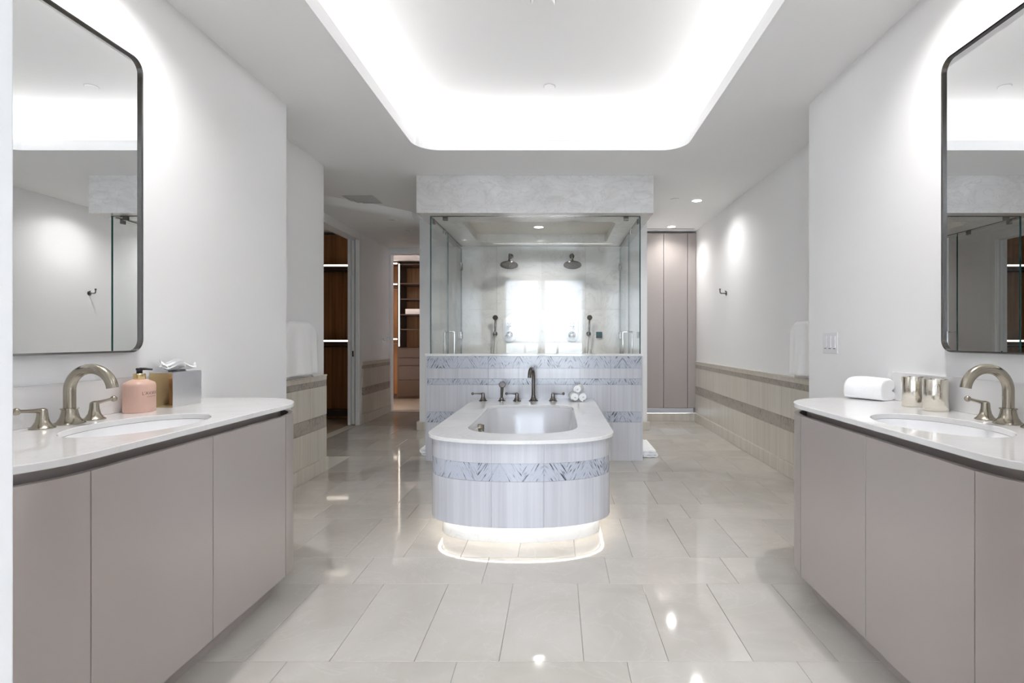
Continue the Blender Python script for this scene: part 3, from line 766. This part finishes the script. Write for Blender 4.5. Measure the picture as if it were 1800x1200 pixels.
# ================================================================== VANITIES
V0, V1, R0 = 1.41, 2.421, .30
DEP = .56
def vanity(xw, sgn, side):
    """sgn: direction from the wall into the room"""
    def X(u): return xw + sgn*u
    def loop(off, a0=None):
        """closed plan loop (u outwards), inset by -off from the door face"""
        r = R0+off; cu = DEP-R0; L = [(0.0, V0-r)]
        L += [(cu+r*math.cos(a), V0+r*math.sin(a)) for a in [-PI/2+PI/2*i/14 for i in range(15)]]
        L += [(cu+r*math.cos(a), V1+r*math.sin(a)) for a in [PI/2*i/14 for i in range(15)]]
        return L + [(0.0, V1+r)]
    def pl(L): return [(X(u), v) for u, v in L]
    cab = thing('vanity_cabinet', f'taupe lacquer vanity cabinet with rounded ends against the {side}', 'cabinet', (X(DEP/2), (V0+V1)/2, 0), 'vanity cabinets')
    obj('carcass', MB().prism(pl(loop(-.024)), .101, .705), 'taupe', cab)
    obj('toe_kick', MB().prism(pl(loop(-.075)), 0, .101), 'taupe', cab, smooth=True)
    mid = 1.911
    for a, b in ((V0, mid), (mid, V1)):
        obj('door', box(X(DEP-.022), X(DEP), a+.0018, b-.0018, .098, .823), 'taupe', cab, bevel=.002)
    for e in (0, 1):
        Lo, Li = loop(0), loop(-.022)
        if e == 0: o_, i_ = Lo[:16], Li[:16]
        else: o_, i_ = Lo[16:], Li[16:]
        g = .0018*(-1 if e == 0 else 1)
        def sh(q): return [(X(u), v + (g if abs(u-DEP) < .03 and abs(v-(V0 if e == 0 else V1)) < 1e-4 else 0)) for u, v in q]
        obj('end_panel', MB().prism(sh(o_) + sh(i_)[::-1], .098, .823), 'taupe', cab, smooth=True)
    Lr, Lq = loop(-.055), loop(-.07)
    for sl in (slice(0, 13), slice(12, 20), slice(19, None)):
        a, b = Lr[sl], Lq[sl]
        obj('finger_rail', MB().prism(pl(a) + pl(b)[::-1], .705, .852), 'taupe', cab, smooth=True)
    # worktop
    SU, SV, SA, SB_ = .33, 1.88, .172, .262
    el = [(X(SU+SA*math.cos(2*PI*i/56)), SV+SB_*math.sin(2*PI*i/56)) for i in range(56)]
    ct = thing('vanity_countertop', f'white stone vanity countertop with rounded ends along the {side}', 'countertop', (X(DEP/2), (V0+V1)/2, .852), 'vanity countertops')
    obj('slab', MB().plate(pl(loop(.004)), el, .852, .873), 'white_stone', ct, bevel=.003)
    tag(obj('backsplash', box(X(0), X(.015), 1.13, 2.63, .8732, 1.012), 'white_stone', bevel=.002), f'low white stone backsplash behind the faucet on the {side}', 'backsplash', 'vanity backsplashes')
    # sink
    sk = thing('sink', f'white oval undermount sink in the counter along the {side}', 'sink', (X(SU), SV, .70), 'undermount sinks')
    def eloop(k, z, g=0): return [(X(SU+(SA*k+g)*math.cos(2*PI*i/56)), SV+(SB_*k+g)*math.sin(2*PI*i/56), z) for i in range(56)]
    obj('bowl', MB().loft([eloop(1, .852, .012), eloop(1, .8515, .0005), eloop(.985, .835), eloop(.93, .79), eloop(.80, .745), eloop(.55, .722), eloop(.2, .715)], False, True), 'ceramic', sk, smooth=True)
    obj('drain', MB().lathe([(.028, 0), (.028, .003), (.018, .005)], (X(SU), SV, .7155), n=24), 'nickel', sk, smooth=True)
    # faucet
    fu, fv, z = .075, 1.88, .873
    fc = thing('faucet', f'brushed nickel gooseneck faucet with two lever handles by the {side}', 'faucet', (X(fu), fv, z), 'vanity faucets')
    obj('spout_base', MB().lathe([(.045, 0), (.045, .003), (.036, .009), (.028, .022), (.0235, .040), (.0225, .0505), (.026, .0515), (.026, .055), (.022, .056)], (X(fu), fv, z), n=30), 'nickel', fc, smooth=True)
    R_ = .0755; pts = [(X(fu), fv, z+.045), (X(fu), fv, z+.085)]
    for i in range(25):
        a = PI*.965*i/24; q = R_-R_*math.cos(a); pts.append((X(fu+q), fv, z+.1175+R_*math.sin(a)))
    obj('spout', MB().tube(pts, .0175, 20), 'nickel', fc, smooth=True)
    lever(fc, X(fu), fv-.10, z, (0, -1), 'nickel', 1.12, rise=.10)
    lever(fc, X(fu), fv+.10, z, (0, 1), 'nickel', 1.12, rise=.10)
    # mirror
    my0, my1, mz0, mz1, r = 1.49, 2.265, 1.115, 2.345, .055
    mi = thing('wall_mirror', f'tall mirror with rounded corners and thin steel frame on the {side}', 'mirror', (X(.02), (my0+my1)/2, mz0), 'vanity mirrors')
    lo = rrect(my0, my1, mz0, mz1, r, 8); l1 = rrect(my0+.003, my1-.003, mz0+.003, mz1-.003, r-.003, 8); l2 = rrect(my0+.008, my1-.008, mz0+.008, mz1-.008, r-.008, 8)
    fm = MB().loft([[(X(.002), a, b) for a, b in lo], [(X(.032), a, b) for a, b in lo], [(X(.038), a, b) for a, b in l1], [(X(.036), a, b) for a, b in l2], [(X(.022), a, b) for a, b in l2]], False, False)
    obj('frame', fm, 'mframe', mi, smooth=True)
    g = MB().loft([[(X(.004), a, b) for a, b in l2], [(X(.026), a, b) for a, b in l2]], True, True)
    obj('mirror_glass', g, 'mirror', mi)
vanity(XL, 1, 'wall with the pink bottle')
vanity(XR, -1, 'wall with the light switch')
ZC = .873

# soap bottle
bx, by = -1.712, 2.19
bt = thing('soap_bottle', 'blush pink pump bottle with gold collar beside the faucet', 'bottle', (bx, by, ZC))
def ov_(k, z, a=.050, b=.057, n=2.3): return [(x, y_, z) for x, y_ in superellipse(bx, by, a*k, b*k, n, 0, 2*PI, 48)[:-1]]
bb = obj('bottle_body', MB().loft([ov_(.95, ZC), ov_(1, ZC+.004), ov_(1, ZC+.105), ov_(.985, ZC+.113), ov_(.93, ZC+.120), ov_(.62, ZC+.129), ov_(.40, ZC+.133)]), 'pink', bt, smooth=True)
obj('collar', MB().lathe([(.0205, 0), (.0212, .001), (.0212, .023), (.0195, .025)], (bx, by, ZC+.132), n=28), 'gold', bt, smooth=True)
pm = MB().lathe([(.0105, 0), (.0105, .012), (.0125, .013), (.0125, .021), (.011, .022)], (bx, by, ZC+.157), n=20)
pm.tube([(bx, by, ZC+.175), (bx+.018, by+.012, ZC+.1755), (bx+.036, by+.024, ZC+.172)], [.006, .0055, .004], 10)
obj('pump_head', pm, 'black', bt, smooth=True)
def text_mesh(body, size):
    cu = bpy.data.curves.new('t', 'FONT'); cu.body = body; cu.size = size; cu.align_x = 'CENTER'; cu.resolution_u = 3
    to = bpy.data.objects.new('t', cu); C.objects.link(to)
    dg = bpy.context.evaluated_depsgraph_get(); me = to.evaluated_get(dg).to_mesh()
    v = [tuple(p.co) for p in me.vertices]; f = [tuple(p.vertices) for p in me.polygons]
    to.evaluated_get(dg).to_mesh_clear(); bpy.data.objects.remove(to); bpy.data.curves.remove(cu)
    return v, f
def bottle_text(body, size, z, name):
    v, f = text_mesh(body, size); out = []
    for x, y_, _ in v:
        # wrap round the oval body, label centred on +X
        t = x/.054
        c, s_ = math.cos(t), math.sin(t); n = 2.3
        px = bx + (.0503)*math.copysign(abs(c)**(2/n), c); py = by + (.0573)*math.copysign(abs(s_)**(2/n), s_)
        out.append((px, py, ZC+z+y_))
    obj(name, MB().add(out, f), 'ink', bb)
bottle_text("L'AVANT", .0185, .072, 'lettering')
bottle_text("COLLECTIVE", .0065, .062, 'lettering')

# tissue box
tb = thing('tissue_box', 'antiqued mirror tissue box cover by the pink bottle', 'tissue box', (-1.71, 2.42, ZC))
tX0, tX1, tY0, tY1, th = -1.772, -1.668, 2.32, 2.505, .150
obj('front_pane', box(tX0, tX1-.003, tY0, tY0+.003, ZC, ZC+th), 'antique', tb)
obj('back_pane', box(tX0, tX1-.003, tY1-.003, tY1, ZC, ZC+th), 'antique', tb)
obj('side_pane', box(tX1-.003, tX1, tY0, tY1, ZC, ZC+th), 'antique_silver', tb)
obj('side_pane', box(tX0, tX0+.003, tY0+.003, tY1-.003, ZC, ZC+th), 'antique_silver', tb)
tslot = [(-1.72+.026*math.cos(2*PI*i/28), 2.4125+.058*math.sin(2*PI*i/28)) for i in range(28)]
obj('top_pane', MB().plate([(tX0, tY0), (tX1, tY0), (tX1, tY1), (tX0, tY1)], tslot, ZC+th, ZC+th+.003), 'antique_silver', tb)
ts_ = MB(); nn = 26
for q in range(3):
    v = []
    for j in range(nn+1):
        for i in range(nn+1):
            s_, t = i/nn-.5, j/nn
            hgt = t*(.048-.008*q) * (1-.5*abs(s_)*1.2)
            sp = .5 + t*1.2
            cx_ = -1.72 + (.016*math.sin(s_*11+q*2)+(q-1)*.012)*(.4+t) + .012*math.sin(t*7+s_*5+q)*t + (.02 if q == 2 else -.012 if q == 0 else .006)*t
            cy_ = 2.4125 + s_*(.09+.085*t) + .006*math.sin(t*9+q)
            z_ = ZC+th+.0045+hgt + .010*t*math.sin(s_*17+q*3.1) + .006*t*mnoise.noise(Vector((s_*6, t*6, q)))
            v.append((cx_, cy_, z_))
    w = nn+1; ts_.add(v, [(j*w+i, j*w+i+1, (j+1)*w+i+1, (j+1)*w+i) for j in range(nn) for i in range(nn)])
to_ = obj('tissue', ts_, 'tissue', smooth=True); tag(to_, 'crumpled white tissues standing out of the mirrored box', 'tissue')
so = to_.modifiers.new('thick', 'SOLIDIFY'); so.thickness = .0012; so.offset = 0

# silver cups
def cup(x, y_, lab):
    r, h = .047, .130
    pr = [(r*.96, 0), (r, .003), (r, h-.002), (r-.001, h), (r-.004, h), (r-.005, h-.003), (r-.005, .006), (.001, .006)]
    tag(obj('silver_cup', MB().lathe(pr, (x, y_, ZC), n=48), 'hammered', smooth=True), lab, 'cup', 'silver cups on the counter')
cup(1.582, 2.375, 'open silver cup between the folded towel and its twin')
cup(1.578, 2.232, 'open silver cup on the faucet side of its twin')

# folded hand towel on the counter
def counter_towel():
    Lx, Wd, Hh = .20, .135, .112
    # cross-section (w, z): sheet folded over, mouth at +w
    sec = [(.0675, .004), (.0685, .020), (.064, .036), (.045, .046), (.030, .054), (.046, .058), (.062, .066), (.066, .084), (.055, .102), (.030, .112),
           (-.02, .113), (-.05, .104), (-.066, .080), (-.069, .050), (-.064, .020), (-.055, .004), (-.02, .001), (.03, .001)]
    ang = math.radians(-59); c_, s__ = math.cos(ang), math.sin(ang); cx_, cy_ = 1.545, 2.66
    L0 = []
    ks = [(-.5, .55, .55), (-.48, .78, .78), (-.43, .93, .92), (-.34, .99, .98), (-.1, 1, 1), (.1, 1, .985), (.3, 1, .97), (.42, .99, .96), (.475, .96, .93), (.495, .90, .88)]
    for k, sw, sz in ks:
        lp = []
        for i, (w, z) in enumerate(sec):
            l = k*Lx; w2 = w*sw; z2 = z*sz if sz > .9 or True else z
            wob = .0025*math.sin(i*1.7+k*9)
            px = l; py = w2+wob
            lp.append((cx_ + px*c_ - py*s__, cy_ + px*s__ + py*c_, ZC + max(.0008, z2)))
        L0.append(lp)
    m = MB().loft(L0)
    o = obj('folded_towel', m, 'towel', smooth=True)
    sd = o.modifiers.new('s', 'SUBSURF'); sd.levels = 2; sd.render_levels = 2
    tag(o, 'thick folded white hand towel on the counter beside the silver cups', 'towel')
counter_towel()

# ================================================================== SMALL WALL AND CEILING ITEMS
sw = thing('light_switch', 'white three-gang switch plate on the wall by the folded towel', 'switch', (XR, 3.25, 1.08))
obj('plate', box(XR-.006, XR, 3.165, 3.335, 1.085, 1.210), 'switch', sw, bevel=.002)
for i in range(3):
    yy = 3.197+i*.053
    p = obj('rocker', box(XR-.010, XR-.005, yy-.017, yy+.017, 1.122, 1.188), 'switch', sw, bevel=.0015)
    obj('indicator', box(XR-.0072, XR-.0058, yy-.012, yy+.012, 1.1115, 1.1155), 'black', sw)
def hook(x, y_, z, sgn, lab, mat='gunmetal'):
    t = thing('robe_hook', lab, 'hook', (x, y_, z), None)
    obj('rosette', MB().lathe([(.026, 0), (.026, .006), (.014, .012)], (x, y_, z), (sgn, 0, 0), 22), mat, t, smooth=True)
    obj('arm', MB().tube([(x, y_, z), (x+sgn*.06, y_, z), (x+sgn*.072, y_, z+.006), (x+sgn*.075, y_, z+.018), (x+sgn*.076, y_, z+.045)], .007, 10), mat, t, smooth=True)
    obj('knob', MB().sphere((x+sgn*.076, y_, z+.047), .011), mat, t, smooth=True)
    obj('upper_peg', MB().tube([(x, y_, z+.018), (x+sgn*.018, y_, z+.030)], .006, 8), mat, t, smooth=True)
hook(RR, 6.30, 1.71, -1, 'dark metal robe hook on the long white wall')
hook(HX, 8.32, 1.15, 1, 'small chrome hook on the dim hall wall beside the far doorway', 'chrome')
def downlight(x, y_, z, on, lab, power=0, r=.062, aim=(0, 0, 0), offscreen=False):
    sfx = '_offscreen' if offscreen else ''
    t = thing('downlight', lab, 'downlight', (x, y_, z), 'recessed downlights')
    obj('trim_ring', MB().lathe([(r, 0), (r, .004), (r*.86, .007), (r*.80, .002)], (x, y_, z), (0, 0, -1), 32, caps=False), 'ceil', t, smooth=True)
    obj('lens'+sfx, MB().lathe([(r*.84, 0), (r*.84, .0025)], (x, y_, z), (0, 0, -1), 28), 'lamp' if on else 'lamp_off', t)
    if on and power:
        l = bpy.data.lights.new('downlight_beam', 'SPOT'); l.energy = power; l.spot_size = math.radians(150); l.spot_blend = 1.0
        l.shadow_soft_size = .04; l.color = WARM
        o = bpy.data.objects.new('downlight_beam'+sfx, l); C.objects.link(o); o.location = (x, y_, z-.012); o.rotation_euler = aim
downlight(1.556, 5.97, CEIL, True, 'lit downlight on the ceiling before the long white wall', 19)
downlight(1.565, 7.35, CEIL, True, 'lit downlight on the ceiling before the taupe wardrobe', 16)
downlight(-.216, 6.16, HZ+.10, True, 'lit downlight in the shower ceiling', 36)
downlight(-2.04, 6.62, CEIL-.075, False, 'unlit downlight in the hall ceiling nearer the air vent', r=.055)
downlight(-2.04, 7.25, CEIL-.075, False, 'unlit downlight in the hall ceiling deeper into the hall', r=.055)
downlight(-1.45, 2.05, CEIL, True, 'lit downlight over the pink-bottle vanity, above the sink', 30, offscreen=True)
downlight(1.33, 2.05, CEIL, True, 'lit downlight over the switch-side vanity, above the sink', 30, offscreen=True)
def disc(name, x, y_, z, r, h, lab, cat, mat='ceil'):
    t = thing(name, lab, cat, (x, y_, z))
    obj('cover', MB().lathe([(r, 0), (r, h*.5), (r*.93, h), (0.001, h*1.05)], (x, y_, z), (0, 0, -1), 32), mat, t, smooth=True)
    obj('rim', MB().lathe([(r*1.08, 0), (r*1.08, .002), (r, .003)], (x, y_, z), (0, 0, -1), 32, caps=False), 'vent', t, smooth=True)
disc('smoke_detector', -.08, 2.97, TRAY_TOP, .066, .022, 'round white smoke detector on the raised tray ceiling', 'detector')
disc('sprinkler_cover', -.06, 3.98, TRAY_TOP, .042, .008, 'small round sprinkler cover on the raised tray ceiling', 'sprinkler')
disc('sprinkler_cover', 1.30, 5.92, CEIL, .045, .008, 'small round sprinkler cover beside the lit downlight', 'sprinkler')
vt = thing('air_vent', 'square white air diffuser on the ceiling by the hall', 'vent', (-2.16, 5.93, CEIL))
for k, (a, z) in enumerate(((.165, .012), (.125, .016), (.085, .020))):
    lp = lambda q, zz: [(-2.16-q, 5.93-q, zz), (-2.16+q, 5.93-q, zz), (-2.16+q, 5.93+q, zz), (-2.16-q, 5.93+q, zz)]
    obj('blade', MB().loft([lp(a, CEIL-.001), lp(a, CEIL-z*.4), lp(a-.035, CEIL-z), lp(a-.036, CEIL-.001)], False, False), 'vent', vt)
obj('core', box(-2.16-.045, -2.16+.045, 5.93-.045, 5.93+.045, CEIL-.018, CEIL-.001), 'vent', vt)

# ================================================================== DOORWAYS
cz = .085
struct('trim_1', MB().box(HX, HX+.018, D1[1]-.005, D1[1]+cz, 0, DOOR_Z+cz).box(HX, HX+.018, D1[0]-cz, D1[0]+.005, 0, DOOR_Z+cz).box(HX, HX+.018, D1[0]+.005, D1[1]-.005, DOOR_Z-.005, DOOR_Z+cz), 'trimw', bevel=.003, label='white casing of the first closet doorway')
struct('trim_2', MB().box(HX+.002, D2[0]+.01, YE-.018, YE, 0, 2.55+cz).box(D2[0]+.01, D2[1], YE-.018, YE, 2.55, 2.55+cz), 'trimw', bevel=.003, label='white casing of the far closet doorway')
dr = bpy.data.objects.new('door_1', None); C.objects.link(dr); dr['kind'] = 'structure'; dr['label'] = 'pocket door edge in its jamb'
OFF[dr] = Vector((HX-.07, D1[1], 0)); dr.location = OFF[dr]
obj('leaf', box(HX-.090, HX-.050, D1[1]-.006, D1[1]+.29, .012, DOOR_Z-.01), 'trimw', dr)
obj('latch', box(HX-.081, HX-.059, D1[1]-.009, D1[1]-.005, .93, 1.01), 'gunmetal', dr, bevel=.001)
obj('jamb_strip', box(HX-.14, HX-.105, D1[1]-.012, D1[1], 0, DOOR_Z), 'trimw', dr)
obj('jamb_strip', box(HX-.035, HX+.002, D1[1]-.012, D1[1], 0, DOOR_Z), 'trimw', dr)

# ================================================================== CLOSETS
# first closet, seen through the pocket-door opening
CX0, CX1, CY0, CY1 = -4.6, HX-.14, 4.78, 8.25
struct('floor', box(CX0-.1, CX1, CY0-.1, CY1+.1, -.08, -.004), 'plank', label='wood floor of the first closet')
struct('ceiling', box(CX0-.1, CX1, CY0-.1, CY1+.1, CEIL+.05, CEIL+.12), 'ceil', label='ceiling of the first closet')
struct('wall_closet_left', box(CX0-.1, CX0, CY0-.1, CY1+.1, 0, CEIL+.05), 'wood', label='side wall of the first closet')
struct('wall_closet_near', box(CX0, CX1, CY0-.1, CY0, 0, CEIL+.05), 'paint', label='near wall of the first closet')
struct('wall_closet_far', box(CX0, CX1, CY1, CY1+.1, 0, CEIL+.05), 'wood', label='far wall of the first closet')
w1 = thing('closet_cabinet', 'walnut closet wall with two glowing hanging rails beyond the pocket door', 'cabinet', (-3.5, 8.1, 0))
px = [CX0+.02, -3.86, -3.36, CX1-.02]
for i in range(3):
    for z0, z1 in ((.14, 1.09), (1.16, 2.17), (2.29, 2.72)):
        obj('back_panel', box(px[i]+.002, px[i+1]-.002, 7.96, 7.98, z0, z1), 'wood', w1)
obj('carcass', box(CX0+.02, CX1-.02, 7.98, 8.24, .05, 2.72), 'wood', w1)
obj('plinth', box(CX0+.02, CX1-.02, 7.90, 7.98, 0, .05), 'wood', w1)
obj('bottom_shelf', box(CX0+.02, CX1-.02, 7.78, 7.97, .05, .13), 'drawer', w1)
for z in (1.135, 2.235):
    obj('rail_shelf', box(CX0+.02, CX1-.02, 7.80, 7.96, z-.045, z-.012), 'drawer', w1)
    obj('led_strip', box(CX0+.03, CX1-.03, 7.80, 7.812, z, z+.022), 'led', w1)
    obj('rail', MB().tube([(CX0+.02, 7.84, z-.075), (CX1-.02, 7.84, z-.075)], .012, 10), 'gunmetal', w1, smooth=True)
    obj('led_bracket', box(CX0+.03, CX1-.03, 7.812, 7.96, z, z+.03), 'drawer', w1)
# second closet at the end of the hall
FX0, FX1, FY0, FY1 = -4.3, -1.0, YE+.15, 11.15
struct('floor', box(FX0-.1, FX1+.1, FY0, FY1+.1, -.08, -.004), 'plank', label='wood floor of the far closet')
struct('ceiling', box(FX0-.1, FX1+.1, FY0, FY1+.1, 2.72, 2.8), 'ceil', label='ceiling of the far closet')
struct('wall_closet_left', box(FX0-.1, FX0, FY0, FY1+.1, 0, 2.72), 'wood', label='left wall of the far closet')
struct('wall_closet_right', box(FX1, FX1+.1, FY0, FY1+.1, 0, 2.72), 'paint', label='right wall of the far closet')
struct('wall_closet_far', box(FX0, FX1, FY1, FY1+.1, 0, 2.72), 'wood', label='far wall of the far closet')
w2 = thing('closet_shelving', 'walnut shelving with lit upright and brown drawers in the far closet', 'shelving', (-2.4, 10.85, 0))
UX0, UX1, UY = -3.11, -1.9, 10.55
obj('upright', box(UX0-.05, UX0-.022, UY, 11.13, .04, 2.70), 'drawer', w2)
obj('led_strip', box(UX0-.022, UX0-.008, UY-.004, UY+.012, 1.03, 2.66), 'led', w2)
obj('upright', box(UX1, UX1+.025, UY, 11.13, .04, 2.70), 'drawer', w2)
obj('back_panel', box(UX0-.02, UX1, 11.10, 11.13, .04, 2.70), 'wood', w2)
for z in (1.0, 1.373, 1.666, 1.97, 2.275, 2.66):
    obj('shelf', box(UX0-.022, UX1, UY, 11.10, z-.02, z), 'drawer', w2)
for z0, z1 in ((.05, .36), (.37, .645), (.657, .80), (.81, .975)):
    obj('drawer', box(UX0-.018, UX1-.003, UY-.018, UY+.0, z0, z1), 'drawer', w2, bevel=.002)
obj('drawer_case', box(UX0-.02, UX1, UY+.012, 11.1, .05, .98), 'drawer', w2)
obj('plinth', box(UX0-.05, UX1+.02, UY+.03, 11.1, 0, .05), 'drawer', w2)
w3 = thing('hanging_bay', 'walnut hanging bay with glowing rails beside the far closet shelving', 'cabinet', (-3.7, 10.85, 0))
obj('back_panel', box(FX0+.02, UX0-.06, 11.0, 11.13, .05, 2.70), 'wood', w3)
for z in (1.16, 2.25, 2.66):
    obj('led_strip', box(FX0+.03, UX0-.07, UY+.05, UY+.062, z, z+.022), 'led', w3)
    obj('shelf', box(FX0+.03, UX0-.06, UY+.062, 11.0, z, z+.03), 'drawer', w3)
    if z < 2.6:
        obj('rail', MB().tube([(FX0+.02, UY+.2, z-.08), (UX0-.055, UY+.2, z-.08)], .012, 10), 'gunmetal', w3, smooth=True)
obj('plinth', box(FX0+.02, UX0-.055, UY+.03, 11.0, 0, .05), 'drawer', w3)
bx1 = obj('storage_box', box(-3.02, -2.72, UY+.06, UY+.34, 1.667, 1.716), 'tissue', bevel=.003); tag(bx1, 'flat white box on the closet shelf, lower of the two', 'box', 'flat white boxes in the closet')
bx2 = obj('storage_box', box(-3.02, -2.73, UY+.06, UY+.34, 1.7165, 1.772), 'tissue', bevel=.003); tag(bx2, 'flat white box on the closet shelf, stacked on another', 'box', 'flat white boxes in the closet')

# taupe wardrobe at the end of the right-hand passage
wd = thing('wardrobe', 'tall taupe wardrobe doors at the end of the passage by the shower', 'wardrobe', (1.6, 7.9, 0))
WY = 7.66
for a, b in ((1.16, 1.52), (1.52, 1.863)):
    obj('door', box(a+.003, b-.003, WY, WY+.022, .187, 2.683), 'taupe', wd, bevel=.002)
obj('filler', box(1.866, RR-.004, WY+.002, WY+.022, .187, 2.683), 'taupe', wd, bevel=.002)
obj('carcass', box(1.158, RR-.002, WY+.045, 8.3, .11, 2.70), 'taupe', wd)
obj('plinth_rail', box(1.158, RR-.045, WY-.004, WY+.022, .115, .184), 'grey_metal', wd, bevel=.003)
obj('stone_base', box(1.158, RR-.035, WY-.001, WY+.022, 0, .108), 'wain_light', wd, bevel=.003)
sl = thing('slot_diffuser', 'thin linear air diffuser on the ceiling before the wardrobe, its inner shade painted black', 'vent', (1.55, 7.5, CEIL))
obj('slot_shade', box(1.18, 1.90, 7.50, 7.515, CEIL-.002, CEIL-.0005), 'black', sl)  # flat black sheet; the shade inside the opening is put into its colour
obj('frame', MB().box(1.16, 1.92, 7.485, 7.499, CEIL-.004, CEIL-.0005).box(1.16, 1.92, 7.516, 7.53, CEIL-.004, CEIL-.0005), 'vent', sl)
